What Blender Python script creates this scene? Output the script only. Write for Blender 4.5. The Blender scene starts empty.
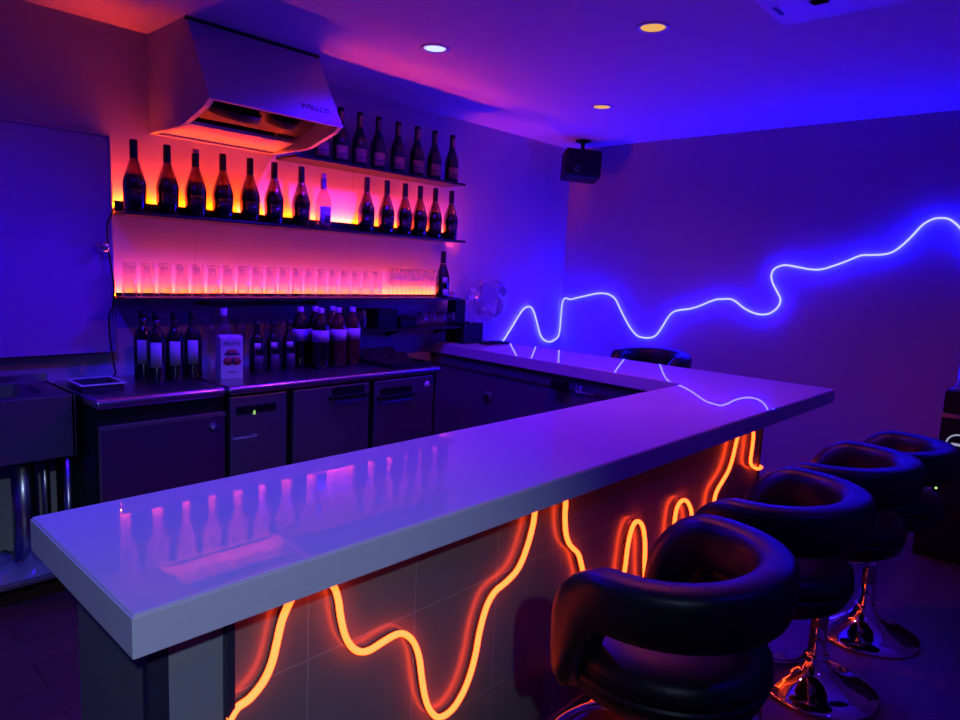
import bpy, bmesh, math, random
from math import sin, cos, pi, radians, sqrt
from mathutils import Vector, Matrix
random.seed(5)
S = bpy.context.scene
C = bpy.context.collection

# ------------------------------------------------------------------ camera
F, PITCH, YAW, ROLL, H = 680.0, radians(7.597), radians(47.32), radians(-2.609), 1.325
fw = Vector((sin(YAW)*cos(PITCH), cos(YAW)*cos(PITCH), -sin(PITCH)))
rt0 = Vector((cos(YAW), -sin(YAW), 0)); dn0 = fw.cross(rt0)
rt = cos(ROLL)*rt0 + sin(ROLL)*dn0
dn = -sin(ROLL)*rt0 + cos(ROLL)*dn0
EYE = Vector((0, 0, H))
cam = bpy.data.cameras.new('camera'); cam.sensor_width = 36; cam.lens = F/960*36; cam.clip_start = .01
co = bpy.data.objects.new('camera', cam); C.objects.link(co)
m = Matrix.Identity(4)
for r in range(3):
    m[r][0] = rt[r]; m[r][1] = -dn[r]; m[r][2] = -fw[r]; m[r][3] = EYE[r]
co.matrix_world = m
S.camera = co
S.view_settings.view_transform = 'Standard'; S.view_settings.look = 'None'
S.view_settings.exposure = 0.0; S.view_settings.gamma = 1.0; S.view_settings.use_curve_mapping = False

def ray(x, y): return rt*((x-480)/F) + dn*((y-360)/F) + fw
def atY(x, y, Y): d = ray(x, y); return EYE + d*(Y/d.y)          # measured point on a plane parallel to the back wall
def atX(x, y, X): d = ray(x, y); return EYE + d*(X/d.x)
def atZ(x, y, Z): d = ray(x, y); return EYE + d*((Z-H)/d.z)

def nt(name):
    mt = bpy.data.materials.new(name); mt.use_nodes = True
    t = mt.node_tree; return mt, t, t.nodes['Principled BSDF']
def pm(name, col, rough=.5, metal=0., spec=.5, var=.0, scale=8., bump=0., coat=0., stretch=None):
    mt, t, b = nt(name)
    b.inputs['Base Color'].default_value = (*col, 1); b.inputs['Roughness'].default_value = rough
    b.inputs['Metallic'].default_value = metal; b.inputs['Specular IOR Level'].default_value = spec
    b.inputs['Coat Weight'].default_value = coat; b.inputs['Coat Roughness'].default_value = .05
    if var or bump:
        tc = t.nodes.new('ShaderNodeTexCoord'); n = t.nodes.new('ShaderNodeTexNoise')
        mp = t.nodes.new('ShaderNodeMapping'); t.links.new(tc.outputs['Object'], mp.inputs['Vector'])
        if stretch: mp.inputs['Scale'].default_value = stretch
        t.links.new(mp.outputs['Vector'], n.inputs['Vector'])
        n.inputs['Scale'].default_value = scale; n.inputs['Detail'].default_value = 6
        if var:
            r = t.nodes.new('ShaderNodeMapRange'); r.inputs[3].default_value = 1-var; r.inputs[4].default_value = 1+var
            t.links.new(n.outputs['Fac'], r.inputs[0])
            mx = t.nodes.new('ShaderNodeVectorMath'); mx.operation = 'SCALE'; mx.inputs[0].default_value = col
            t.links.new(r.outputs[0], mx.inputs['Scale']); t.links.new(mx.outputs[0], b.inputs['Base Color'])
        if bump:
            bp = t.nodes.new('ShaderNodeBump'); bp.inputs['Strength'].default_value = bump; bp.inputs['Distance'].default_value = .004
            t.links.new(n.outputs['Fac'], bp.inputs['Height']); t.links.new(bp.outputs[0], b.inputs['Normal'])
    return mt
def em(name, col, st, base=(.02,.02,.02)):
    mt, t, b = nt(name)
    b.inputs['Base Color'].default_value = (*base, 1)
    b.inputs['Emission Color'].default_value = (*col, 1); b.inputs['Emission Strength'].default_value = st
    b.inputs['Specular IOR Level'].default_value = 0
    return mt
def clear(name, tint=(.95,.95,.97), refl=.35, rough=.03, facing=.25):
    """thin glass: see-through with a fresnel sheen"""
    mt, t, b = nt(name); t.nodes.remove(b)
    out = t.nodes['Material Output']
    tr = t.nodes.new('ShaderNodeBsdfTransparent'); tr.inputs[0].default_value = (*tint, 1)
    gl = t.nodes.new('ShaderNodeBsdfGlossy'); gl.inputs['Roughness'].default_value = rough; gl.inputs[0].default_value = (1,1,1,1)
    lw = t.nodes.new('ShaderNodeLayerWeight'); lw.inputs[0].default_value = facing
    mu = t.nodes.new('ShaderNodeMath'); mu.operation = 'MULTIPLY'; mu.inputs[1].default_value = refl
    ad = t.nodes.new('ShaderNodeMath'); ad.operation = 'ADD'; ad.inputs[1].default_value = .03
    t.links.new(lw.outputs['Facing'], mu.inputs[0]); t.links.new(mu.outputs[0], ad.inputs[0])
    mx = t.nodes.new('ShaderNodeMixShader'); t.links.new(ad.outputs[0], mx.inputs[0])
    t.links.new(tr.outputs[0], mx.inputs[1]); t.links.new(gl.outputs[0], mx.inputs[2]); t.links.new(mx.outputs[0], out.inputs[0])
    return mt
def frosted(name, col, tl=.5):
    mt, t, b = nt(name); t.nodes.remove(b); out = t.nodes['Material Output']
    a = t.nodes.new('ShaderNodeBsdfTranslucent'); a.inputs[0].default_value = (*col,1)
    d = t.nodes.new('ShaderNodeBsdfDiffuse'); d.inputs[0].default_value = (*col,1)
    mx = t.nodes.new('ShaderNodeMixShader'); mx.inputs[0].default_value = tl
    t.links.new(d.outputs[0], mx.inputs[1]); t.links.new(a.outputs[0], mx.inputs[2])
    tr = t.nodes.new('ShaderNodeBsdfTransparent'); m2 = t.nodes.new('ShaderNodeMixShader'); m2.inputs[0].default_value = .30
    t.links.new(mx.outputs[0], m2.inputs[1]); t.links.new(tr.outputs[0], m2.inputs[2]); t.links.new(m2.outputs[0], out.inputs[0])
    return mt
def tiled(name, col, grout, sx, sz, x0, z0, rough, gw=.004, axis='X', var=.12):
    """large tiles with thin joints, laid out in metres"""
    mt, t, b = nt(name); b.inputs['Roughness'].default_value = rough
    tc = t.nodes.new('ShaderNodeTexCoord'); sp = t.nodes.new('ShaderNodeSeparateXYZ'); t.links.new(tc.outputs['Object'], sp.inputs[0])
    def line(out, per, off):
        a = t.nodes.new('ShaderNodeMath'); a.operation='SUBTRACT'; a.inputs[1].default_value = off; t.links.new(out, a.inputs[0])
        d = t.nodes.new('ShaderNodeMath'); d.operation='DIVIDE'; d.inputs[1].default_value = per; t.links.new(a.outputs[0], d.inputs[0])
        f = t.nodes.new('ShaderNodeMath'); f.operation='FRACT'; t.links.new(d.outputs[0], f.inputs[0])
        l = t.nodes.new('ShaderNodeMath'); l.operation='LESS_THAN'; l.inputs[1].default_value = gw/per; t.links.new(f.outputs[0], l.inputs[0]); return l
    a, c = line(sp.outputs[axis], sx, x0), line(sp.outputs['Z' if axis != 'F' else 'Y'], sz, z0)
    mxm = t.nodes.new('ShaderNodeMath'); mxm.operation='MAXIMUM'; t.links.new(a.outputs[0], mxm.inputs[0]); t.links.new(c.outputs[0], mxm.inputs[1])
    n = t.nodes.new('ShaderNodeTexNoise'); n.inputs['Scale'].default_value = 5; n.inputs['Detail'].default_value = 8; t.links.new(tc.outputs['Object'], n.inputs['Vector'])
    r = t.nodes.new('ShaderNodeMapRange'); r.inputs[3].default_value = 1-var; r.inputs[4].default_value = 1+var; t.links.new(n.outputs['Fac'], r.inputs[0])
    v = t.nodes.new('ShaderNodeVectorMath'); v.operation='SCALE'; v.inputs[0].default_value = col; t.links.new(r.outputs[0], v.inputs['Scale'])
    mix = t.nodes.new('ShaderNodeMix'); mix.data_type='RGBA'; t.links.new(mxm.outputs[0], mix.inputs[0])
    t.links.new(v.outputs[0], mix.inputs[6]); mix.inputs[7].default_value = (*grout,1); t.links.new(mix.outputs[2], b.inputs['Base Color'])
    return mt
def planks(name, col, rough):
    mt, t, b = nt(name); b.inputs['Roughness'].default_value = rough
    tc = t.nodes.new('ShaderNodeTexCoord'); br = t.nodes.new('ShaderNodeTexBrick'); t.links.new(tc.outputs['Object'], br.inputs['Vector'])
    br.inputs['Scale'].default_value = 1; br.inputs['Brick Width'].default_value = 1.1; br.inputs['Row Height'].default_value = .16
    br.inputs['Mortar Size'].default_value = .003
    br.inputs['Color1'].default_value = (*[c*1.15 for c in col],1); br.inputs['Color2'].default_value = (*[c*.85 for c in col],1)
    br.inputs['Mortar'].default_value = (*[c*.4 for c in col],1)
    n = t.nodes.new('ShaderNodeTexNoise'); mp = t.nodes.new('ShaderNodeMapping'); mp.inputs['Scale'].default_value = (2,22,1)
    t.links.new(tc.outputs['Object'], mp.inputs[0]); t.links.new(mp.outputs[0], n.inputs['Vector']); n.inputs['Scale'].default_value = 2; n.inputs['Detail'].default_value = 6
    mix = t.nodes.new('ShaderNodeMix'); mix.data_type='RGBA'; mix.blend_type='MULTIPLY'; mix.inputs[0].default_value = .6
    t.links.new(br.outputs[0], mix.inputs[6]); t.links.new(n.outputs['Color'], mix.inputs[7]); t.links.new(mix.outputs[2], b.inputs['Base Color'])
    return mt

M = dict(
 wall=pm('painted wall', (.52,.50,.50), .85, var=.05, scale=3, bump=.06),
 wallr=pm('grey wallpaper', (.40,.37,.40), .9, var=.05, scale=30, bump=.1),
 back=tiled('smooth wall panels', (.56,.52,.52), (.40,.37,.37), .91, 3.2, 1.47, -.2, .55, gw=.003, var=.05),
 ceil=pm('ceiling paint', (.72,.70,.72), .9, var=.02),
 floor=planks('dark vinyl planks', (.13,.06,.045), .42),
 top=pm('pale solid surface', (.66,.62,.66), .004, var=.03, scale=4, spec=.9),
 edge=pm('matte edge band', (.62,.60,.64), .55, var=.03, scale=6),
 tile=tiled('grey stone tile', (.18,.155,.15), (.27,.25,.25), .27, .30,   .868-.27*4, H-.75-.9, .24, gw=.003),
 pil=pm('grey stone facing', (.25,.26,.28), .6, var=.18, scale=9),
 endp=pm('dark stone facing', (.14,.135,.14), .6, var=.15, scale=9),
 trim=pm('dark aluminium trim', (.05,.05,.10), .35, metal=.5),
 inner=pm('dark melamine', (.11,.09,.12), .4, var=.05),
 steel=pm('brushed stainless', (.50,.50,.52), .28, metal=1, var=.06, scale=30, stretch=(1,1,20)),
 steeld=pm('dull stainless', (.30,.29,.31), .38, metal=.9, var=.06, scale=20),
 hood=pm('hood steel', (.50,.50,.54), .42, metal=.2, var=.04),
 hoodin=pm('hood interior', (.045,.04,.04), .5, metal=.4),
 chrome=pm('chrome', (.85,.85,.87), .05, metal=1),
 black=pm('black plastic', (.005,.005,.006), .5, spec=.25),
 blackm=pm('black metal', (.015,.014,.016), .35, metal=.3),
 rubber=pm('black rubber', (.006,.006,.007), .7, spec=.3),
 leather=pm('black leatherette', (.006,.005,.007), .42, spec=.38, bump=.12, scale=120),
 white=pm('white plastic', (.75,.75,.78), .4),
 paper=pm('white paper label', (.62,.60,.66), .7, var=.12, scale=60),
 beige=pm('beige paper label', (.62,.33,.13), .6, var=.15, scale=60),
 foil=pm('black foil', (.02,.016,.02), .3, metal=.4),
 foilp=pm('pink foil', (.65,.3,.32), .35, metal=.3),
 wine=pm('dark wine', (.012,.008,.016), .12, spec=.7),
 dglass=clear('dark bottle glass', (.42,.20,.16), .5, .06, .35),
 bglass=pm('black bottle glass', (.008,.009,.010), .07, spec=.7),
 cglass=clear('clear glass', (.93,.93,.96), .8, .02, .35),
 tglass=clear('tumbler glass', (.93,.92,.95), .45, .05, .35),
 gbase=frosted('thick glass base', (.95,.92,.9), .9),
 tea=pm('brown tea', (.075,.022,.012), .12, spec=.6),
 coffee=pm('dark tea', (.012,.007,.006), .12, spec=.6),
 carton=pm('white carton', (.70,.68,.74), .55),
 red=pm('red print', (.45,.06,.05), .5),
 navy=pm('dark print', (.05,.04,.07), .5),
 blueneon=em('blue neon', (.0028,.0030,1), 225, (.5,.5,.5)),
 oneon=em('orange neon', (1,.055,.007), 9.5, (.4,.3,.2)),
 channel=pm('neon backing channel', (.16,.05,.03), .4),
 bchannel=pm('neon backing channel clear', (.5,.5,.55), .4),
 led=em('orange led strip', (1,.052,.0), 300), led2=em('dimmer orange led strip', (1,.070,.0), 140),
 lensb=em('blue downlight lens', (.25,.28,1), 3.0),
 lensw=em('amber downlight lens', (1,.50,.13), .85),
 green=em('green display', (.5,.9,.25), 1.0),
 ring=em('lit ring', (.6,.62,.9), .5),
 amber=pm('dish with painted orange glow', (.55,.16,.03), .2),  # orange glow of the shelf strip, put into the dish colour
 plastic=clear('crumpled clear plastic', (.55,.55,.65), .8, .15, .5),
)

M['top'].node_tree.nodes['Principled BSDF'].inputs['IOR'].default_value = 1.85
# ------------------------------------------------------------------ mesh helpers
class MB:
    def __init__(s): s.bm = bmesh.new()
    def merge(s, b, mat=None, smooth=None):
        if mat is not None: bmesh.ops.transform(b, matrix=mat, verts=b.verts)
        if smooth is not None:
            for f in b.faces: f.smooth = smooth
        me = bpy.data.meshes.new('tmp'); b.to_mesh(me); b.free(); s.bm.from_mesh(me); bpy.data.meshes.remove(me); return s
    def box(s, x0, x1, y0, y1, z0, z1, bev=0., mat=None, seg=2, smooth=False):
        b = bmesh.new(); bmesh.ops.create_cube(b, size=1)
        for v in b.verts: v.co = Vector(((x0+x1)/2+v.co.x*(x1-x0), (y0+y1)/2+v.co.y*(y1-y0), (z0+z1)/2+v.co.z*(z1-z0)))
        if bev: bmesh.ops.bevel(b, geom=b.edges[:], offset=bev, segments=seg, profile=.5, affect='EDGES')
        if smooth:
            bmesh.ops.recalc_face_normals(b, faces=b.faces[:])
            for f in b.faces: f.smooth = f.calc_area() < .02
            return s.merge(b, mat, None)
        return s.merge(b, mat, False)
    def prism(s, pts, ext, bev=0., mat=None):
        """closed polygon pts (3D, planar) pushed by vector ext"""
        b = bmesh.new(); vs = [b.verts.new(p) for p in pts]; f = b.faces.new(vs)
        r = bmesh.ops.extrude_face_region(b, geom=[f]); e = Vector(ext)
        for g in r['geom']:
            if isinstance(g, bmesh.types.BMVert): g.co += e
        bmesh.ops.recalc_face_normals(b, faces=b.faces[:])
        if bev: bmesh.ops.bevel(b, geom=b.edges[:], offset=bev, segments=2, profile=.5, affect='EDGES')
        return s.merge(b, mat, False)
    def lathe(s, prof, n=24, at=(0,0,0), mat=None):
        b = bmesh.new(); rings = []
        for r, z in prof:
            if r < 1e-6: rings.append([b.verts.new((0,0,z))])
            else: rings.append([b.verts.new((r*cos(2*pi*k/n), r*sin(2*pi*k/n), z)) for k in range(n)])
        for a, c in zip(rings, rings[1:]):
            for k in range(n):
                k2 = (k+1) % n
                if len(a) == 1 and len(c) == 1: continue
                if len(a) == 1: b.faces.new((a[0], c[k2], c[k])) if 0 else b.faces.new((a[0], c[k], c[k2]))
                elif len(c) == 1: b.faces.new((a[k], c[0], a[k2]))
                else: b.faces.new((a[k], c[k], c[k2], a[k2]))
        bmesh.ops.recalc_face_normals(b, faces=b.faces[:])
        bmesh.ops.translate(b, vec=Vector(at), verts=b.verts)
        return s.merge(b, mat, True)
    def tube(s, pts, r, n=8, caps=True, mat=None):
        pts = [Vector(p) for p in pts]; b = bmesh.new(); rings = []; nrm = None
        for i, p in enumerate(pts):
            t = (pts[min(i+1, len(pts)-1)] - pts[max(i-1, 0)]).normalized()
            if nrm is None:
                nrm = t.cross(Vector((0,0,1)) if abs(t.z) < .9 else Vector((1,0,0))).normalized()
            nrm = (nrm - t*nrm.dot(t)).normalized(); bi = t.cross(nrm)
            rr = r[i] if isinstance(r, (list, tuple)) else r
            rings.append([b.verts.new(p + nrm*rr*cos(2*pi*k/n) + bi*rr*sin(2*pi*k/n)) for k in range(n)])
        for a, c in zip(rings, rings[1:]):
            for k in range(n): b.faces.new((a[k], a[(k+1)%n], c[(k+1)%n], c[k]))
        if caps: b.faces.new(rings[0][::-1]); b.faces.new(rings[-1])
        bmesh.ops.recalc_face_normals(b, faces=b.faces[:])
        return s.merge(b, mat, True)
    def ribbon(s, pts, w, th, side, out):
        """flat strip along pts: width w along side-ish in-plane normal, thickness th along out"""
        pts = [Vector(p) for p in pts]; b = bmesh.new(); rings = []; out = Vector(out)
        for i, p in enumerate(pts):
            t = (pts[min(i+1, len(pts)-1)] - pts[max(i-1, 0)]).normalized(); sd = t.cross(out).normalized()
            rings.append([b.verts.new(p+sd*w/2), b.verts.new(p-sd*w/2), b.verts.new(p-sd*w/2+out*th), b.verts.new(p+sd*w/2+out*th)])
        for a, c in zip(rings, rings[1:]):
            for k in range(4): b.faces.new((a[k], a[(k+1)%4], c[(k+1)%4], c[k]))
        b.faces.new(rings[0]); b.faces.new(rings[-1])
        bmesh.ops.recalc_face_normals(b, faces=b.faces[:])
        return s.merge(b, None, True)
    def arc(s, r, z0, z1, a0, a1, n=10, th=.0006, at=(0,0,0), r1=None):
        """label wrapped on a cylinder (or cone, r at z0 and r1 at z1)"""
        b = bmesh.new(); g = []; r1 = r if r1 is None else r1
        for k in range(n+1):
            a = a0+(a1-a0)*k/n
            g.append([b.verts.new((q*cos(a), q*sin(a), z)) for q, z in ((r, z0), (r1, z1), (r1+th, z1), (r+th, z0))])
        for a, c in zip(g, g[1:]):
            for k in range(4): b.faces.new((a[k], a[(k+1)%4], c[(k+1)%4], c[k]))
        b.faces.new(g[0]); b.faces.new(g[-1])
        bmesh.ops.recalc_face_normals(b, faces=b.faces[:])
        bmesh.ops.translate(b, vec=Vector(at), verts=b.verts)
        return s.merge(b, None, True)
    def sphere(s, r, at, sc=(1,1,1), n=16):
        b = bmesh.new(); bmesh.ops.create_uvsphere(b, u_segments=n, v_segments=n//2+2, radius=r)
        for v in b.verts: v.co = Vector((v.co.x*sc[0]+at[0], v.co.y*sc[1]+at[1], v.co.z*sc[2]+at[2]))
        return s.merge(b, None, True)
    def move(s, v): bmesh.ops.translate(s.bm, vec=Vector(v), verts=s.bm.verts); return s
    def obj(s, name, mat, parent=None, origin=None):
        """link as ONE mesh object; origin = the world position the local coordinates are measured from"""
        me = bpy.data.meshes.new(name)
        if parent is not None and origin: s.move(-Vector(origin))
        s.bm.to_mesh(me); s.bm.free(); me.materials.append(M[mat] if isinstance(mat, str) else mat)
        o = bpy.data.objects.new(name, me); C.objects.link(o)
        if parent is not None: o.parent = parent
        return o
def smooth_path(pts, per=6):
    pts = [Vector(p) for p in pts]; out = []
    for i in range(len(pts)-1):
        p0, p1, p2, p3 = pts[max(i-1,0)], pts[i], pts[i+1], pts[min(i+2, len(pts)-1)]
        for k in range(per):
            t = k/per
            out.append(.5*((2*p1)+(p2-p0)*t+(2*p0-5*p1+4*p2-p3)*t*t+(3*p1-p0-3*p2+p3)*t**3))
    out.append(pts[-1]); return out
def thing(name, label, cat, loc=(0,0,0), rz=0, group=None):
    o = bpy.data.objects.new(name, None); C.objects.link(o); o.empty_display_size = .05
    o.location = loc; o.rotation_euler = (0,0,rz); o['label'] = label; o['category'] = cat
    if group: o['group'] = group
    return o
def tag(o, label, cat, group=None):
    o['label'] = label; o['category'] = cat
    if group: o['group'] = group
    return o
def struct(o): o['kind'] = 'structure'; return o
def dup(root, loc, rz=None, label=None, group=None):
    r = root.copy(); C.objects.link(r); r.location = loc
    if rz is not None: r.rotation_euler = (0,0,rz)
    if label: r['label'] = label
    if group: r['group'] = group
    for ch in list(root.children):
        c = ch.copy(); C.objects.link(c); c.parent = r
        for g in list(ch.children):
            d = g.copy(); C.objects.link(d); d.parent = c
    return r
def text_mesh(txt, size, mat4, name, mat, parent, depth=.0008):
    cu = bpy.data.curves.new('txt', 'FONT'); cu.body = txt; cu.size = size; cu.extrude = depth; cu.align_x = 'CENTER'; cu.align_y = 'CENTER'
    to = bpy.data.objects.new('txt', cu); C.objects.link(to)
    bpy.context.view_layer.update()
    dg = bpy.context.evaluated_depsgraph_get(); me = bpy.data.meshes.new_from_object(to.evaluated_get(dg))
    bpy.data.objects.remove(to); bpy.data.curves.remove(cu)
    me.transform(mat4); me.name = name; me.materials.clear(); me.materials.append(M[mat])
    o = bpy.data.objects.new(name, me); C.objects.link(o); o.parent = parent; return o
def frame4(o, x, y):
    x = Vector(x).normalized(); z = x.cross(Vector(y)).normalized(); y = z.cross(x)
    q = Matrix.Identity(4)
    for r in range(3): q[r][0], q[r][1], q[r][2], q[r][3] = x[r], y[r], z[r], o[r]
    return q
ORD = ['first','second','third','fourth','fifth','sixth','seventh','eighth','ninth','tenth','eleventh','twelfth','thirteenth','fourteenth','fifteenth',
       'sixteenth','seventeenth','eighteenth','nineteenth','twentieth','twenty-first','twenty-second','twenty-third','twenty-fourth','twenty-fifth','twenty-sixth']

# ------------------------------------------------------------------ room shell
D, XR, XL, YF, CEIL = 3.24, 4.455, -1.3, -1.9, H+.953
struct(MB().box(XL-.1, XR+.1, YF-.1, D+.1, -.1, 0).obj('floor', 'floor'))
struct(MB().box(XL-.1, XR+.1, YF-.1, D+.1, CEIL, CEIL+.1).obj('ceiling', 'ceil'))
struct(MB().box(XL-.1, XR+.1, D, D+.1, 0, CEIL).obj('wall_back', 'back'))
struct(MB().box(XR, XR+.1, YF-.1, D, 0, CEIL).obj('wall_right', 'wallr'))
struct(MB().box(XL-.1, XL, YF-.1, D, 0, CEIL).obj('wall_left', 'wall'))
struct(MB().box(XL, XR, YF-.1, YF, 0, CEIL).obj('wall_front', 'wall'))
struct(MB().box(3.6, XR, D-.012, D, 0, .07, .003).obj('baseboard_back', 'inner'))
struct(MB().box(XR-.012, XR, YF, D-.012, 0, .07, .003).obj('baseboard_right', 'inner'))
# hatch door in the back wall, left of the shelves
zt, zb = atY(110,140,D).z, atY(60,353,D).z
d = struct(MB().box(.42, 1.080, D-.055, D, zb, zt, .002).obj('door_1', 'wall'))
kn = atY(101,247,D)
MB().lathe([(.0,-.001),(.022,0),(.022,.006),(.010,.008),(.010,.03),(.021,.036),(.022,.046),(.015,.054),(0,.056)], 18,
    mat=Matrix.Translation((kn.x-.02, D-.055, kn.z)) @ Matrix.Rotation(pi/2, 4, 'X')).obj('door_knob', 'chrome', d)
MB().box(.40, .419, D-.055, D, zb-.0, zt+.02, .002).box(1.082, 1.092, D-.055, D, zb-.0, zt+.012, .002).box(.42, 1.082, D-.055, D, zt+.003, zt+.012, .002).obj('door_frame', 'wall', d)

# ------------------------------------------------------------------ bar counter
ZT = H-.48
t = thing('bar_countertop', 'glossy pale L-shaped bar countertop running to the back wall', 'countertop', (1.9,1.15,ZT-.065))
MB().prism([(.324,.909,ZT-.065),(3.437,.909,ZT-.065),(3.47,D-.001,ZT-.065),(3.02,D-.001,ZT-.065),(2.905,1.405,ZT-.065),(.324,1.385,ZT-.065)], (0,0,.065), .004).obj('worktop', 'top', t, (1.9,1.15,ZT-.065))
c = MB().box(.3240, 3.4370, .9072, .9095, ZT-.063, ZT-.004, .0008)
eb = c.obj('edge_band', 'edge', t, (1.9,1.15,ZT-.065))
MB().box(.3222, .3245, .9080, 1.385, ZT-.063, ZT-.004, .0008).obj('edge_band', 'edge', t, (1.9,1.15,ZT-.065))
ZB = ZT-.065
b0 = (1.7,1.2,0)
t = thing('bar_counter_base', 'dark tiled base carrying the pale bar countertop', 'bar counter', b0)
MB().box(.525, 2.91, 1.035, 1.35, 0, ZB).obj('tiled_front_panel', 'tile', t, b0)
p = MB().box(.418, .51, 1.032, 1.35, 0, ZB).obj('pilaster', 'pil', t, b0); p['label'] = 'paler grey stone pilaster'
MB().box(.388, .400, 1.05, 1.365, 0, ZB).box(.400, .418, 1.05, 1.365, 0, ZB).obj('end_panel', 'endp', t, b0)
MB().box(.386, .4185, 1.028, 1.05, 0, ZB, .001).obj('corner_trim', 'trim', t, b0)
MB().box(.51, .5235, 1.014, 1.06, 0, ZB, .001).obj('edge_trim', 'trim', t, b0)
MB().box(2.91, 2.922, 1.03, 1.35, 0, ZB, .001).obj('edge_trim', 'trim', t, b0)
MB().box(.525, 2.91, 1.024, 1.035, 0, .07, .002).obj('kick_board', 'inner', t, b0)
MB().prism([(2.94,1.35,0),(3.045,D-.002,0),(3.10,D-.002,0),(2.995,1.35,0)], (0,0,ZB)).obj('arm_panel', 'inner', t, b0)
MB().prism([(2.932,1.42,ZB-.07),(3.036,D-.002,ZB-.07),(3.045,D-.002,ZB-.07),(2.941,1.42,ZB-.07)], (0,0,.05)).obj('cleat', 'inner', t, b0)
# sockets on the inner face of the arm
def armx(y): return 2.94 + (y-1.35)*(.105/1.89)
p = atX(585,389,2.97); x = armx(p.y)
t = thing('wall_socket', 'pale wall socket plate under the inner edge of the counter', 'socket', (x,p.y,p.z))
MB().box(-.008,0,-.058,.058,-.028,.028,.003).obj('cover_plate', 'white', t)
MB().box(-.010,-.007,-.035,-.012,-.014,.014,.001).obj('socket_outlet', 'paper', t)
MB().box(-.010,-.007,.012,.035,-.014,.014,.001).obj('socket_outlet', 'paper', t)
p = atX(561,384,2.97); x = armx(p.y)
tag(MB().box(x-.045,x-.001,p.y-.05,p.y+.05,p.z-.024,p.z+.02,.004).obj('adapter_box', 'black'), 'black power adapter box beside the socket plate', 'adapter')
p = atX(483,397,2.97); x = armx(p.y)
t = thing('round_outlet', 'small round outlet low on the dark inner counter panel', 'outlet', (x,p.y,p.z))
R90 = Matrix.Rotation(-pi/2, 4, 'Y')
MB().lathe([(0,0),(.035,0),(.035,.006),(.022,.010),(0,.010)], 20, mat=R90).obj('cover', 'endp', t)
MB().lathe([(0,.009),(.014,.010),(.014,.025),(0,.027)], 14, mat=R90).obj('plug', 'black', t)
# foot rail
t = thing('foot_rail', 'straight chrome foot rail along the tiled bar front', 'foot rail', (1.9,.93,0))
MB().tube([(.55,.93,.135),(2.9,.93,.135)], .017, 12).obj('rail', 'chrome', t, (1.9,.93,0))
for xx in (.75,1.8,2.8):
    MB().lathe([(0,0),(.025,0),(.025,.008),(.009,.010),(.009,.08),(0,.08)], 14, mat=Matrix.Translation((xx,1.035,.135)) @ Matrix.Rotation(pi/2,4,'X')).obj('bracket', 'chrome', t, (1.9,.93,0))

# ------------------------------------------------------------------ neon
def px(pts, ox, oy, s): return [(ox+a/s, oy+b/s) for a, b in pts]
og = px([(20,702),(37,690),(90,655),(130,605),(155,550),(170,490),(185,425),(205,375),(228,335),(268,303),(310,298),(340,318),(355,360),(362,410),(375,465),(395,500),(420,515),(450,510),(490,485),(530,463),(555,463),(580,485),(597,530),(605,590),(615,650),(630,690),(655,712),(690,695),(720,655),(745,600),(765,530),(780,450),(800,380),(825,335),(860,305),(895,265),(920,205),(938,140)], 220, 480, 3)
og += px([(106,90),(116,52),(142,14),(175,12),(193,34),(197,62),(195,110),(198,160),(210,195),(235,222),(246,262),(262,320),(300,362),(345,355),(365,315),(375,265),(385,190),(398,140),(413,124),(428,140),(435,190),(434,265),(440,320),(465,345),(495,320),(513,220),(525,115),(532,82),(545,63),(560,63),(572,85),(577,115),(588,165),(612,182),(632,140)], 500, 480, 3)
og += px([(235,690),(255,620),(290,560),(330,490),(355,420),(375,340),(390,275),(408,228),(445,195),(480,192),(500,212),(503,240),(500,290),(492,350),(485,410),(490,445),(510,463),(535,472)], 680, 400, 6.857)
YN = 1.035-.018
pts = [atY(x, y, YN) for x, y in og]
for q in pts: q.z = min(q.z, ZB-.012); q.x = max(q.x, .528)
pts[0] = Vector((.514, YN, pts[1].z-.016))
pts += [Vector((2.915, YN+.004, pts[-1].z-.003)), Vector((2.935, YN+.03, pts[-1].z-.004))]
path = smooth_path(pts, 4)
t = thing('orange_neon_light', 'wavy orange neon tube mounted along the tiled bar front', 'neon light', (1.7, YN, .6))
MB().tube(path, .0068, 8).obj('glowing_tube', 'oneon', t, (1.7,YN,.6))
MB().ribbon([q+Vector((0,.0062,0)) for q in path[:-6]], .007, .005, None, (0,1,0)).obj('backing_channel', 'channel', t, (1.7,YN,.6))
for q in path[8:-12:26]: MB().lathe([(0,0),(.003,0),(.003,.006),(0,.006)], 8, mat=Matrix.Translation((q.x, 1.0355, q.z)) @ Matrix.Rotation(pi/2,4,'X')).obj('standoff_pin', 'channel', t, (1.7,YN,.6))

bl1 = px([(40,650),(60,615),(95,560),(130,505),(160,455),(180,432),(200,427),(215,445),(228,490),(242,540),(260,562),(280,567),(300,558),(318,530),(326,480),(330,430),(337,416)], 480, 200, 4)
bl2 = px([(362,398),(380,393),(420,384),(460,375),(490,373),(515,378),(540,395),(560,435),(580,475),(600,510),(625,540),(650,550),(680,551),(705,540),(730,505),(755,465),(775,447),(800,440),(840,435),(880,423),(920,406),(950,397)], 480, 200, 4)
bl2 += px([(0,437),(40,436),(65,448),(95,472),(130,490),(165,498),(200,493),(230,470),(242,440),(230,410),(212,375),(205,345),(215,318),(240,304),(270,301),(320,310),(360,317),(400,318),(440,308),(500,287),(560,263),(600,260),(650,258),(690,248),(730,220),(770,182),(810,140),(850,117),(885,112),(915,116),(940,132),(960,152),(985,190),(1010,225),(1050,250),(1100,255),(1150,240)], 720, 190, 4)
SO = .014
a = [atY(x, y, D-SO) for x, y in bl1]; b_ = [atX(x, y, XR-SO) for x, y in bl2]
cz = (a[-1].z + b_[0].z)/2
mid = [Vector((XR-.02, D-.02, cz+.006))]
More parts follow.
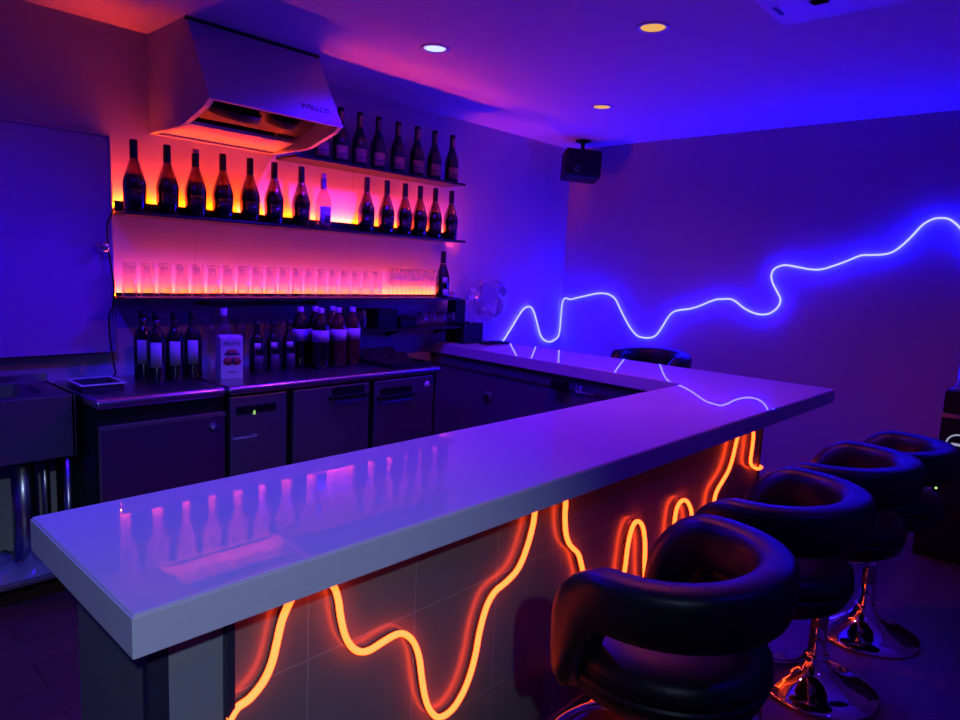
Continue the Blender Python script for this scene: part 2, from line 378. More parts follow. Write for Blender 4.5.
a = [q for q in a if q.x < XR-.03]; b_ = [q for q in b_ if q.y < D-.035]
path = smooth_path(a+mid+b_, 4)
t = thing('blue_neon_light', 'wavy blue-white neon tube running across the corner of the two walls', 'neon light', (4.3,2.9,1.4))
MB().tube(path, .0056, 6).obj('glowing_tube', 'blueneon', t, (4.3,2.9,1.4))
last = None
for q in path:
    if last is None or (q-last).length > .22:
        last = q
        if q.x < XR-.1: MB().box(q.x-.006,q.x+.006,D-.008,D,q.z-.006,q.z+.006).obj('mounting_clip', 'bchannel', t, (4.3,2.9,1.4))
        elif q.y < D-.1: MB().box(XR-.008,XR,q.y-.006,q.y+.006,q.z-.006,q.z+.006).obj('mounting_clip', 'bchannel', t, (4.3,2.9,1.4))

# ------------------------------------------------------------------ wall shelves with led strips
YS = 3.05           # front edge of the shelves
def shelf(name, label, x0, x1, z, strip, back=.045):
    o = (x0, D, z); t = thing(name, label, 'shelf', o)
    MB().box(x0, x1, YS, D, z-.014, z, .0015).obj('board', 'blackm', t, o)
    if strip:
        ch = MB().box(x0+.002, x1-.002, D-.050, D-.042, z, z+back).obj('strip_channel', 'blackm', t, o)
        s_ = MB().box(x0+.004, x1-.004, D-.036, D-.022, z+.026 if back > .03 else z, z+.036 if back > .03 else z+.006).obj('led_strip', 'led' if back > .03 else 'led2', t, o); s_['label'] = 'glowing orange strip'
    return t
ZM, ZU, ZL = H+.175, H+.524, H-.187
shelf('wall_shelf', 'middle black wall shelf glowing orange behind dark wine bottles', 1.100, 3.125, ZM, True, .047)
shelf('wall_shelf', 'top black wall shelf right of the range hood, holding labelled bottles', 1.90, 3.105, ZU, False)
shelf('wall_shelf', 'bottom black wall shelf glowing orange behind a row of clear glasses', 1.098, 3.10, ZL, True, .014)
# low rack shelf under it
zq = H-.366
o = (2.7, D, zq); t = thing('rack_shelf', 'short low dark shelf under the glowing bottom shelf, holding black boxes', 'shelf', o)
MB().box(2.22, 3.10, 3.03, D, zq-.012, zq, .002).obj('board', 'blackm', t, o)
for xx in (2.26, 2.66, 3.06): MB().prism([(xx-.008,D,zq-.012),(xx-.008,3.08,zq-.012),(xx-.008,D,zq-.07)], (.016,0,0)).obj('bracket', 'blackm', t, o)

# ------------------------------------------------------------------ bottles
def lab(root, r, z0, z1, half, mat, name='label_sticker', mid=-1.85, r1=None):
    return MB().arc(r, z0, z1, mid-half, mid+half, r1=r1).obj(name, mat, root)
def prosecco(label, loc, group):
    t = thing('wine_bottle', label, 'bottle', loc, 0, group)
    MB().lathe([(0,.004),(.030,0),(.040,.002),(.043,.012),(.0465,.10),(.0468,.118),(.044,.135),(.034,.168),(.022,.205),(.0165,.222),(.0150,.235),(.0145,.295),(0,.295)], 24).obj('glass_body', 'dglass', t)
    MB().lathe([(0,.006),(.038,.006),(.041,.014),(.0445,.10),(.0445,.116),(.041,.136),(.034,.160),(0,.160)], 20).obj('wine', 'wine', t)
    MB().lathe([(.0160,.226),(.0165,.23),(.0160,.298),(.0150,.303),(0,.303)], 18).obj('foil_cap', 'foil', t)
    lab(t, .0441, .03, .095, .62, 'wine', 'label_sticker', r1=.0466)
    return t
xs = [atY(x, 213+(x-135)*.0795, 3.125).x for x in (135,168,196,223,250,274,301)]
p0 = prosecco('dark wine bottle at the far left end of the middle shelf', (xs[0],3.125,ZM), 'dark bottles on the middle shelf')
for k, xx in enumerate(xs[1:]):
    b = dup(p0, (xx,3.125,ZM), label='%s dark wine bottle from the left on the middle shelf' % ORD[k+1])
    if k == 1:
        for ch in b.children:
            if ch.name.startswith('foil_cap'): cap3 = ch
        MB().lathe([(.0168,.284),(.0170,.298),(.0155,.305),(0,.305)], 18).obj('pink_cap_top', 'foilp', b)
xr = [atY(x, 213+(x-135)*.0795, 3.125).x for x in (366,386,404,419,434,450)]
where = ['just right of the pale clear bottle', 'second right of the pale clear bottle', 'third right of the pale clear bottle', 'third from the right end', 'second from the right end', 'at the right end']
for xx, w in zip(xr, where): dup(p0, (xx,3.125,ZM), label='dark wine bottle on the middle shelf, %s' % w)
xx = atY(323,227,3.125).x
t = thing('clear_bottle', 'pale clear glass bottle with a white label among dark bottles on the middle shelf', 'bottle', (xx,3.125,ZM))
MB().lathe([(0,.004),(.036,0),(.041,.006),(.042,.12),(.040,.150),(.030,.178),(.018,.20),(.0145,.22),(.0140,.285),(0,.285)], 24).obj('glass_body', clear('pale bottle glass', (.95,.70,.62), .5, .06, .35), t)
MB().lathe([(.0155,.205),(.0160,.21),(.0158,.262),(0,.262)], 18).obj('foil_cap', pm('violet foil', (.16,.10,.3), .3, metal=.4), t)
MB().lathe([(.0150,.2622),(.0155,.284),(0,.288)], 18).obj('stopper', 'foilp', t)
lab(t, .0425, .02, .115, .75, 'paper')
lab(t, .0433, .03, .07, .35, 'navy', 'label_print', mid=-1.6)

def champagne(label, loc, group):
    t = thing('champagne_bottle', label, 'bottle', loc, 0, group)
    MB().lathe([(0,.006),(.032,0),(.041,.003),(.043,.012),(.0435,.115),(.041,.138),(.033,.165),(.023,.19),(.0175,.21),(.0155,.23),(.0150,.275),(0,.275)], 24).obj('glass_body', 'bglass', t)
    MB().lathe([(.0190,.205),(.0172,.225),(.0168,.262),(.0185,.268),(.0185,.284),(.0150,.291),(0,.292)], 18).obj('foil_cap', 'foil', t)
    lab(t, .0438, .022, .092, .85, 'beige')
    lab(t, .0443, .048, .053, .80, 'navy', 'label_print')
    lab(t, .0180, .212, .27, .55, 'beige', 'neck_label', r1=.0187)
    return t
xs = [atY(x, 160+(x-321)*.178, 3.125).x for x in (321,340,359,377.5,397,416,433.5,451)]
c0 = champagne('labelled champagne bottle at the left end of the top shelf, half hidden by the hood', (xs[0],3.125,ZU), 'champagne bottles on the top shelf')
for k, xx in enumerate(xs[1:]):
    dup(c0, (xx,3.125,ZU), label=('%s champagne bottle with a beige label from the left on the top shelf' % ORD[k+1]) if k < 6 else 'champagne bottle with a beige label at the right end of the top shelf')
xx = atY(442,297,3.10).x
t = thing('champagne_bottle', 'tall dark champagne bottle at the right end of the row of glasses', 'bottle', (xx,3.10,ZL))
MB().lathe([(0,.006),(.032,0),(.041,.003),(.043,.012),(.0435,.115),(.041,.138),(.033,.165),(.023,.19),(.0175,.21),(.0155,.23),(.0150,.285),(0,.285)], 24).obj('glass_body', 'bglass', t)
MB().lathe([(.0190,.205),(.0172,.225),(.0165,.278),(.0150,.287),(0,.288)], 18).obj('foil_cap', 'foil', t)
lab(t, .0440, .015, .055, .4, 'paper'); lab(t, .0185, .198, .214, 2.2, 'beige', 'neck_label', r1=.0180)
lab(t, .0425, .09, .128, .35, 'paper', 'badge', mid=-2.0, r1=.0432)

# ------------------------------------------------------------------ glasses on the bottom shelf
def tumbler(label, loc, group, r=.0275, h=.150):
    t = thing('tumbler', label, 'glass', loc, 0, group)
    MB().lathe([(r+.003,0),(r+.0035,.001),(r,h-.004),(r-.002,h),(0,h),(0,h-.0005),(r-.003,h-.0005),(r+.001,.001),(r+.003,0)], 18).obj('glass_wall', 'tglass', t)
    MB().lathe([(r-.0045,h-.016),(r-.0045,h-.002)], 18).obj('thick_base', 'gbase', t)
    return t
n = 19; g0 = None
x0, x1 = atY(129.5,296,3.12).x, atY(376,296,3.12).x
for k in range(n):
    # spacing is even on the shelf
    xx = x0+(x1-x0)*k/(n-1)
    l = '%s upturned tall tumbler from the left on the glowing bottom shelf' % ORD[k]
    if g0 is None: g0 = tumbler(l, (xx,3.115,ZL), 'upturned tumblers on the bottom shelf')
    else: dup(g0, (xx,3.115,ZL), label=l)
def wineglass(label, loc, group, r=.026, h=.17):
    t = thing('champagne_flute', label, 'glass', loc, 0, group)
    MB().lathe([(0,.004),(.029,.001),(.030,.003),(.006,.008),(.004,.02),(.004,.06),(.012,.072),(r,.11),(r-.004,h),(r-.005,h),(r-.002,.11),(.010,.075),(0,.070)], 16).obj('bowl_and_stem', 'tglass', t)
    return t
f0 = None; k = 0
for row, yy in enumerate((3.09, 3.152)):
    for i in range(6):
        xx = 2.575+.066*i+.02*row
        l = '%s slim stemmed flute from the left in the %s row beside the champagne bottle' % (ORD[i], ('front','rear')[row])
        if xx > 2.955: continue
        if f0 is None: f0 = wineglass(l, (xx,yy,ZL), 'stemmed flutes on the bottom shelf')
        else: dup(f0, (xx,yy,ZL), label=l)
tag(MB().box(3.03,3.095,3.10,3.165,ZL,ZL+.038,.006).obj('small_dish', 'amber'), 'low dish at the right end of the bottom shelf, orange shelf glow painted on', 'dish')
# things on the low rack shelf
p = atY(372,327,3.13); q = atY(390,327,3.13)
t = thing('black_box', 'taller black box on the low shelf under the glasses', 'box', ((p.x+q.x)/2,3.13,zq))
MB().box(-.07,.07,-.06,.06,0,.092,.004).obj('box_body', 'black', t); MB().box(-.073,.073,-.063,.063,.092,.11,.004).obj('lid', 'black', t)
p = atY(393,327,3.13); q = atY(410,327,3.13)
t = thing('black_box', 'lower black box on the low shelf, right of the taller box', 'box', ((p.x+q.x)/2+.01,3.13,zq))
MB().box(-.065,.065,-.055,.055,0,.05,.004).obj('box_body', 'black', t); MB().box(-.068,.068,-.058,.058,.05,.064,.004).obj('lid', 'black', t)
r0 = None
for k, X in enumerate((2.83,2.91,2.99,3.07)):
    l = '%s small stemless glass from the left at the right end of the low shelf' % ORD[k]
    if r0 is None:
        r0 = thing('stemless_glass', l, 'glass', (X,3.11,zq), 0, 'small glasses on the low shelf')
        MB().lathe([(0,.006),(.018,.0),(.028,.012),(.034,.04),(.031,.085),(.029,.085),(.032,.04),(.026,.014),(0,.009)], 16).obj('bowl', 'cglass', r0)
    else: dup(r0, (X,3.11,zq), label=l)
r1 = None
for k, X in enumerate((2.30,2.37)):
    l = ('left','right')[k]+' slim clear glass at the left end of the low shelf'
    if r1 is None:
        r1 = thing('tall_glass', l, 'glass', (X,3.11,zq), 0, 'slim glasses on the low shelf')
        MB().lathe([(0,.008),(.024,.0),(.027,.01),(.030,.12),(.028,.12),(.025,.014),(0,.012)], 16).obj('glass_wall', 'cglass', r1)
    else: dup(r1, (X,3.11,zq), label=l)
# stem rack with hanging glasses
o = (1.75,3.14,ZL-.014)
t = thing('hanging_glass_rack', 'dark metal stemware rack fixed under the bottom shelf above the carton', 'rack', o)
for yy in (3.10,3.135,3.17,3.205): MB().box(1.46,2.06,yy-.004,yy+.004,ZL-.042,ZL-.034).obj('rail', 'blackm', t, o)
MB().box(1.46,1.475,3.09,3.215,ZL-.034,ZL-.014).obj('hanger', 'blackm', t, o)
MB().box(2.045,2.06,3.09,3.215,ZL-.034,ZL-.014).obj('hanger', 'blackm', t, o)
h0 = None
for k in range(7):
    X = 1.50+.078*k; l = '%s stemmed wine glass from the left hanging upside down from the rack' % ORD[k]
    if h0 is None:
        h0 = thing('wine_glass', l, 'glass', (X,3.152,ZL-.034), 0, 'wine glasses hanging from the rack')
        MB().lathe([(0,.004),(.031,.0005),(.031,.0035),(.006,-.004),(.0035,-.012),(.0035,-.075),(.012,-.083),(.030,-.110),(.033,-.135),(.027,-.170),(.0255,-.170),(.0315,-.135),(.028,-.111),(.010,-.087),(0,-.084)], 18).obj('bowl_and_stem', 'cglass', h0)
    else: dup(h0, (X,3.152,ZL-.034), label=l)

# ------------------------------------------------------------------ range hood
o = (1.58, D, CEIL)
t = thing('range_hood', 'large sloped metal range hood fixed to wall and ceiling above the bottles', 'range hood', o)
X0, X1 = 1.272, 1.89; zB, zF0, zF1 = H+.536, H+.588, H+.612
prof = [(D,zB),(2.91,zB),(2.70,zF0),(2.655,zF1),(2.86,CEIL),(D,CEIL)]
for X in (X0, X1-.008): MB().prism([(X,y,z) for y,z in prof], (.008,0,0)).obj('side_panel', 'hood', t, o)
MB().prism([(X0+.008,2.655,zF1),(X0+.008,2.86,CEIL),(X0+.008,2.868,CEIL),(X0+.008,2.665,zF1)], (X1-X0-.016,0,0)).obj('front_panel', 'hood', t, o)
MB().box(X0-.004, X1+.004, 2.850, 2.866, CEIL-.016, CEIL, .002).obj('ceiling_trim', 'blackm', t, o)
MB().box(X0+.008, X1-.008, D-.01, D, zB, CEIL).obj('back_panel', 'hoodin', t, o)
# rim lip along the bottom edge
rim = [(D,zB),(2.91,zB),(2.70,zF0),(2.655,zF1)]
c = MB()
for X in (X0-.003, X1-.020):
    for (ya,za),(yb,zb_) in zip(rim, rim[1:]):
        c.prism([(X,ya,za-.004),(X,yb,zb_-.004),(X,yb,zb_+.006),(X,ya,za+.006)], (.023,0,0))
c.box(X0+.02, X1-.02, 2.650, 2.672, zF1-.005, zF1+.006); c.box(X0+.02, X1-.02, D-.026, D, zB-.004, zB+.006)
c.obj('rim', 'hood', t, o)
MB().prism([(X0+.02,D-.04,zB+.004),(X0+.02,3.02,zB+.03),(X0+.02,3.02,zB+.045),(X0+.02,D-.04,zB+.045)], (X1-X0-.04,0,0)).obj('drip_pan', 'hood', t, o)
MB().prism([(X0+.01,3.00,zB+.06),(X0+.01,2.75,zF1+.06),(X0+.01,2.75,zF1+.08),(X0+.01,3.00,zB+.08)], (X1-X0-.02,0,0)).obj('baffle', 'hoodin', t, o)
nb = Vector((0,-.156-.0,0)); 
for X, rr in ((X0+.22,.11),(X0+.45,.070)):
    mt4 = Matrix.Translation((X,2.885,zB+.082)) @ Matrix.Rotation(pi+math.atan2(.096,.25),4,'X')
    f = MB().lathe([(rr,-.02),(rr,.012),(rr-.012,.014),(rr-.016,-.006),(0,-.006)], 28, mat=mt4).obj('fan_grille', 'hoodin', t, o)
# maker's lettering on the front panel
dz = Vector((0,.205,.341)).normalized()
tp = Vector((1.772, 2.655+.205*.17, zF1+.341*.17-.0))
text_mesh('WELLCO', .038, Matrix.Translation(-Vector(o)) @ frame4(tp+Vector((0,-.0012,.0006)), (1,0,0), dz), 'maker_lettering', 'navy', t)

# ------------------------------------------------------------------ back bar equipment
YE, ZE = 2.68, H-.54
o = (1.095, 2.95, 0)
t = thing('undercounter_fridge', 'small stainless undercounter fridge with a rounded top lip, left of the cold table', 'fridge', o)
MB().box(.846,1.345,2.705,3.20,.10,ZE-.04).obj('cabinet_body', 'black', t, o)
MB().box(.843,1.348,YE,3.20,ZE-.040,ZE,.016,seg=5,smooth=True).obj('top_lip', 'steel', t, o)
dr = MB().box(.852,1.340,YE,2.704,.16,ZE-.10,.004).obj('door', 'steel', t, o)
MB().box(.852,1.340,YE-.006,YE+.004,ZE-.120,ZE-.100,.002).obj('door_grip', 'steeld', dr, o)
bp = atY(213,427,YE)
MB().lathe([(0,0),(.020,0),(.020,.0015),(0,.0015)], 20, mat=Matrix.Translation((bp.x,YE,bp.z)) @ Matrix.Rotation(pi/2,4,'X')).obj('round_badge', 'navy', dr, o)
text_mesh('e', .034, Matrix.Translation(-Vector(o)) @ frame4(Vector((bp.x,YE-.0018,bp.z+.002)), (1,0,0), (0,0,1)), 'badge_mark', 'paper', dr, .0003)
for xx in (.87,1.32):
    for yy in (2.75,3.15): MB().lathe([(0,0),(.018,0),(.018,.1),(0,.1)], 12, at=(xx,yy,0)).obj('foot', 'black', t, o)

o = (1.965, 2.95, 0)
t = thing('cold_table', 'wide stainless cold table with two doors under the bottles and black trays', 'fridge', o)
MB().box(1.358,2.578,2.705,3.20,.10,ZE-.035).obj('cabinet_body', 'black', t, o)
MB().box(1.354,2.585,YE-.01,3.20,ZE-.035,ZE,.014,seg=5,smooth=True).obj('worktop', 'steel', t, o)
cp = MB().box(1.364,1.632,YE,2.704,.16,ZE-.045,.004).obj('control_panel', 'steeld', t, o)
a, b = atY(236,413,YE), atY(276,404,YE)
MB().box(a.x,b.x,YE-.003,YE+.002,a.z-.010,a.z+.026,.002).obj('display_window', 'black', cp, o)
g = atY(254,412.5,YE)
text_mesh('8', .026, Matrix.Translation(-Vector(o)) @ frame4(Vector((g.x,YE-.0038,g.z)), (1,0,0), (0,0,1)), 'lit_digit', 'green', cp, .0004)
g = atY(245,437,YE)
text_mesh('Summeca CD', .020, Matrix.Translation(-Vector(o)) @ frame4(Vector((g.x,YE-.0008,g.z)), (1,0,0), (0,0,1)), 'maker_lettering', 'white', cp, .0004)
for (xa, xb, hx) in ((1.668,2.098,(332,364)),(2.132,2.540,(380,412))):
    dr = MB().box(xa,xb,YE,2.704,.16,ZE-.045,.005).obj('door', 'steeld', t, o)
    a, b = atY(hx[0],398,YE), atY(hx[1],393,YE)
    hd = MB().box(a.x,b.x,YE-.004,YE+.004,a.z-.012,a.z+.050,.004).obj('handle_recess', 'black', dr, o)
    MB().box(a.x-.02,b.x+.02,YE-.022,YE+.001,a.z-.006,a.z+.012,.004).obj('handle_bar', 'blackm', dr, o)
    MB().box(a.x+.01,b.x-.01,YE-.005,YE+.001,a.z-.052,a.z-.022,.003).obj('name_plate', 'steel', dr, o)
bp = atY(427,384.5,YE)
MB().lathe([(0,0),(.019,0),(.019,.0012),(0,.0012)], 20, mat=Matrix.Translation((bp.x,YE,bp.z)) @ Matrix.Rotation(pi/2,4,'X')).obj('round_sticker', 'white', t, o)
for xx in (1.39,2.54):
    for yy in (2.75,3.15): MB().lathe([(0,0),(.02,0),(.02,.1),(0,.1)], 12, at=(xx,yy,0)).obj('foot', 'black', t, o)

o = (.43, 3.0, 0)
t = thing('bar_sink', 'stainless sink unit with a deep basin left of the small fridge', 'sink', o)
YK = 2.85
# deck with a rectangular rounded hole: ring of quads
bmd = bmesh.new(); outer = []; inner_ = []; cx, cy, hx_, hy_ = .50, 3.045, .255, .145
N = 40
for k in range(N):
    a = 2*pi*k/N; ca, sa = cos(a), sin(a)
    rx = (abs(ca)**.45)*(1 if ca > 0 else -1); ry = (abs(sa)**.45)*(1 if sa > 0 else -1)
    inner_.append((cx+hx_*rx, cy+hy_*ry))
    s_ = max(abs(ca), abs(sa)); outer.append((.43+.397*ca/s_, 3.03+.18*sa/s_))
vi = [bmd.verts.new((x,y,ZE)) for x,y in inner_]; vo = [bmd.verts.new((x,y,ZE)) for x,y in outer]
vb = [bmd.verts.new((cx+(x-cx)*.93,cy+(y-cy)*.93,ZE-.19)) for x,y in inner_]
for k in range(N):
    k2 = (k+1)%N; bmd.faces.new((vi[k],vo[k],vo[k2],vi[k2])); bmd.faces.new((vi[k],vi[k2],vb[k2],vb[k]))
bmd.faces.new(vb); c = MB(); c.merge(bmd, None, False); c.obj('basin', 'steel', t, o)
MB().box(.033,.827,YK,YK+.012,ZE-.24,ZE,.004).obj('apron', 'steeld', t, o)
MB().box(.033,.045,YK,3.21,ZE-.24,ZE).box(.815,.827,YK,3.21,ZE-.24,ZE).obj('side_panel', 'steeld', t, o)
MB().box(.033,.827,3.20,3.215,ZE-.24,ZE+.035,.003).obj('backsplash', 'steel', t, o)
for xx in (.06,.80):
    for yy in (YK+.025,3.18): MB().lathe([(0,0),(.016,0),(.016,ZE-.24),(0,ZE-.24)], 12, at=(xx,yy,0)).obj('leg', 'steel', t, o)
MB().lathe([(0,0),(.04,0),(.04,ZE-.19),(0,ZE-.19)], 14, at=(.68,3.0,0)).obj('drain_pipe', 'steel', t, o)
MB().box(.035,.825,YK+.005,3.2,.07,.09,.003).obj('lower_shelf', 'steeld', t, o)
# crumpled plastic on the lower shelf
bmd = bmesh.new(); NX, NY = 26, 12; gr = [[None]*NY for _ in range(NX)]
for i in range(NX):
    for j in range(NY):
        e = min(i, NX-1-i, j*2, (NY-1-j)*2)/4
        gr[i][j] = bmd.verts.new((.36+.42*i/(NX-1), 2.87+.26*j/(NY-1),   .0902+min(1,e)*(.02+.05*random.random())))
for i in range(NX-1):
    for j in range(NY-1): bmd.faces.new((gr[i][j],gr[i+1][j],gr[i+1][j+1],gr[i][j+1]))
c = MB(); c.merge(bmd, None, True)
tag(c.obj('plastic_sheet', pm('crumpled film', (.25,.25,.28), .18, spec=.8)), 'crumpled shiny plastic sheet lying on the lower shelf of the sink unit', 'plastic sheet')

# tray and cable on the fridge
o = (1.0, 3.0, ZE)
t = thing('plastic_tray', 'small shallow clear plastic tray on the left end of the fridge top', 'tray', o)
tx = [atZ(70,383,ZE), atZ(113,383,ZE)]
MB().box(.90,1.05,2.86,3.03,ZE,ZE+.004).box(.90,.904,2.86,3.03,ZE+.004,ZE+.03).box(1.046,1.05,2.86,3.03,ZE+.004,ZE+.03).box(.904,1.046,2.86,2.864,ZE+.004,ZE+.03).box(.904,1.046,3.026,3.03,ZE+.004,ZE+.03).move((-.05,-.02,0)).obj('tray_walls', 'plastic', t, o)
MB().box(.893,1.057,2.852,2.862,ZE+.027,ZE+.033,.002).box(.893,1.057,3.028,3.038,ZE+.027,ZE+.033,.002).box(.893,.903,2.862,3.028,ZE+.027,ZE+.033,.002).box(1.047,1.057,2.862,3.028,ZE+.027,ZE+.033,.002).move((-.05,-.02,0)).obj('tray_rim', 'white', t, o)
cb = [(1.09,3.165,ZM+.012),(1.078,3.165,ZM-.02)]+[tuple(atY(x,y,3.165)) for x,y in ((107,225),(108.5,250),(112,272),(114,288))]
cb += [(1.075,3.165,ZL-.05),(1.06,3.165,ZE+.27),(1.062,3.165,ZE+.16),(1.06,3.12,ZE+.06),(1.03,3.02,ZE+.04),(.99,2.98,ZE+.012),(.97,2.93,ZE+.008)]
tag(MB().tube(smooth_path(cb,6), .0035, 6).obj('power_cable', 'rubber'), 'thin black cable hanging from the shelf ends down to the tray', 'cable')

# liquor bottles with white labels
def liquor(label, loc, group):
    t = thing('liquor_bottle', label, 'bottle', loc, 0, group)
    MB().lathe([(0,.003),(.036,0),(.038,.005),(.038,.175),(.034,.198),(.020,.222),(.0145,.235),(.0140,.285),(0,.285)], 24).obj('glass_body', 'bglass', t)
    MB().lathe([(.0155,.268),(.016,.27),(.016,.298),(0,.298)], 16).obj('screw_cap', 'black', t)
    lab(t, .0383, .066, .172, .60, 'paper', mid=-2.0)
    return t
l0 = None
for k, (x, y) in enumerate(((146,384),(160,385),(178,383),(195,381))):
    q = atZ(x,y,ZE); q.y = max(q.y, 2.93); q = atY(x, 350, 2.96); 
    lb = ('leftmost','second','third','rightmost')[k]+' of the four dark bottles with plain white labels on the fridge'
    X = (1.165,1.175,1.26,1.345)[k]; Y = (3.075,2.96,2.975,2.99)[k]
    if l0 is None: l0 = liquor(lb, (X,Y,ZE), 'white labelled bottles on the fridge')
    else: dup(l0, (X,Y,ZE), label=lb)
# tall clear bottle behind the carton
t = thing('spirit_bottle', 'pale capped clear spirit bottle standing behind the printed carton', 'bottle', (1.515,3.04,ZE))
MB().lathe([(0,.003),(.036,0),(.038,.005),(.038,.19),(.030,.215),(.016,.228),(.0140,.24),(.0140,.28),(0,.28)], 24).obj('glass_body', 'cglass', t)
MB().lathe([(0,.006),(.036,.006),(.036,.18),(0,.18)], 20).obj('spirit', 'paper', t)
MB().lathe([(.0155,.272),(.016,.275),(.0155,.305),(0,.305)], 16).obj('screw_cap', 'white', t)
# carton
p = atZ(229,378,ZE)
t = thing('drink_carton', 'white printed drink carton with red fruit pictures on the cold table', 'carton', (1.475,2.905,ZE), radians(-14))
MB().box(-.048,.048,-.045,.045,0,.185,.002).obj('carton_body', 'carton', t)
MB().box(-.048,.048,-.004,.004,.185,.196,.001).prism([(-.048,-.045,.185),(-.048,.045,.185),(-.048,0,.192)], (.096,0,0)).obj('folded_top', 'carton', t)
for z, n_, s_ in ((.160,'FRUTTI',.022),(.032,'1000ml',.012)):
    text_mesh(n_, s_, frame4(Vector((0,-.0462,z)), (1,0,0), (0,0,1)), 'print_lettering', 'navy', t, .0003)
def disc(x, z, rx, rz): return Matrix.Translation((x,-.0455,z)) @ Matrix.Rotation(pi/2,4,'X') @ Matrix.Diagonal((rx,rz,1,1))
MB().lathe([(0,0),(1,0),(1,.0012),(0,.0012)], 20, mat=disc(0,.122,.026,.014)).lathe([(0,0),(1,0),(1,.0012),(0,.0012)], 20, mat=disc(-.016,.082,.022,.019)).lathe([(0,0),(1,0),(1,.0013),(0,.0013)], 20, mat=disc(.018,.083,.022,.019)).obj('fruit_picture', 'red', t)
MB().lathe([(0,0),(1,0),(1,.0016),(0,.0016)], 20, mat=disc(0,.114,.036,.006)).lathe([(0,0),(1,0),(1,.0018),(0,.0018)], 14, mat=disc(.004,.084,.006,.016)).obj('bowl_picture', 'navy', t)
# bottles with round badges
r0 = None
for k, (X, Y) in enumerate(((1.655,2.985),(1.742,2.985),(1.828,2.985))):
    lb = ('left','middle','right')[k]+' one of three dark bottles with round pale badges right of the carton'
    if r0 is None:
        r0 = thing('whisky_bottle', lb, 'bottle', (X,Y,ZE), 0, 'bottles with round badges')
        MB().lathe([(0,.003),(.034,0),(.037,.005),(.037,.125),(.033,.150),(.020,.178),(.014,.192),(.0135,.235),(0,.235)], 24).obj('glass_body', 'bglass', r0)
        MB().lathe([(.0150,.222),(.0155,.224),(.0155,.246),(0,.246)], 16).obj('screw_cap', 'foil', r0)
        lab(r0, .0372, .012, .085, .6, 'navy'); lab(r0, .0373, .115, .144, .42, 'paper', 'round_badge', mid=-2.0, r1=.0345)
    else: dup(r0, (X,Y,ZE), label=lb)
# pet bottles
pr = [(0,.004),(.036,0),(.043,.006),(.044,.02),(.0425,.03),(.044,.04),(.0425,.055),(.044,.07),(.0425,.085),(.044,.10),(.0425,.118),(.044,.13),(.044,.20),(.041,.225),(.030,.252),(.017,.270),(.0135,.278),(.0135,.295),(0,.295)]
def pet(label, loc, mat, group):
    t = thing('plastic_bottle', label, 'bottle', loc, 0, group)
    MB().lathe(pr, 20).obj('bottle_body', mat, t)
    MB().lathe([(.0170,.282),(.0175,.284),(.0172,.305),(.015,.308),(0,.308)], 16).obj('screw_cap', 'white', t)
    lab(t, .0445, .135, .197, 1.3, 'paper', mid=-2.1)
    return t
pc = pt = None
for X, Y, mt_, lb in ((1.93,3.045,'coffee','black tea bottle at the rear left of the white-capped plastic bottles'),
                    (1.985,2.945,'coffee','black tea bottle at the front left of the white-capped plastic bottles'),
                    (2.028,3.06,'coffee','white-capped dark plastic bottle in the rear row, second from its left'),
                    (2.105,2.965,'tea','white-capped amber tea bottle in the front row, second from the left'),
                    (2.150,3.08,'tea','white-capped amber tea bottle at the rear right of the group'),
                    (2.215,2.99,'tea','white-capped amber tea bottle at the front right of the group')):
    pet(lb, (X,Y,ZE), mt_, 'white-capped plastic tea bottles')
# black trays on the cold table
for k, (x0_, x1_, y0_, y1_, z0_, tilt, lb) in enumerate(((2.28,2.56,2.72,3.12,ZE,0,'broad flat black bar tray lying lowest on the right end of the cold table'),)):
    t = thing('bar_tray', lb, 'tray', ((x0_+x1_)/2,(y0_+y1_)/2,z0_))
    w, d_ = (x1_-x0_)/2, (y1_-y0_)/2
    MB().box(-w,w,-d_,d_,0,.006).obj('base_plate', 'black', t)
    MB().box(-w,w,-d_,-d_+.008,.006,.022,.002).box(-w,w,d_-.008,d_,.006,.022,.002).box(-w,-w+.008,-d_+.008,d_-.008,.006,.022,.002).box(w-.008,w,-d_+.008,d_-.008,.006,.022,.002).obj('raised_rim', 'blackm', t)
for k, (yy, hh, lb) in enumerate(((2.90,.045,'front black serving board leaning in the flat bar tray'),(3.0,.062,'rear black serving board leaning in the flat bar tray'))):
    t = thing('serving_board', lb, 'board', (2.42,yy,ZE+.006), 0, 'black boards in the bar tray')
    MB().prism([(-.125,-.05,.0),(-.125,-.046,-.0),(-.125,.046,hh),(-.125,.042,hh+.004)], (.25,0,0), .0008).obj('plate', 'black', t)
    MB().box(-.02,.02,-.006,.006,hh/2+.002,hh/2+.02,.002).obj('grip', 'blackm', t)

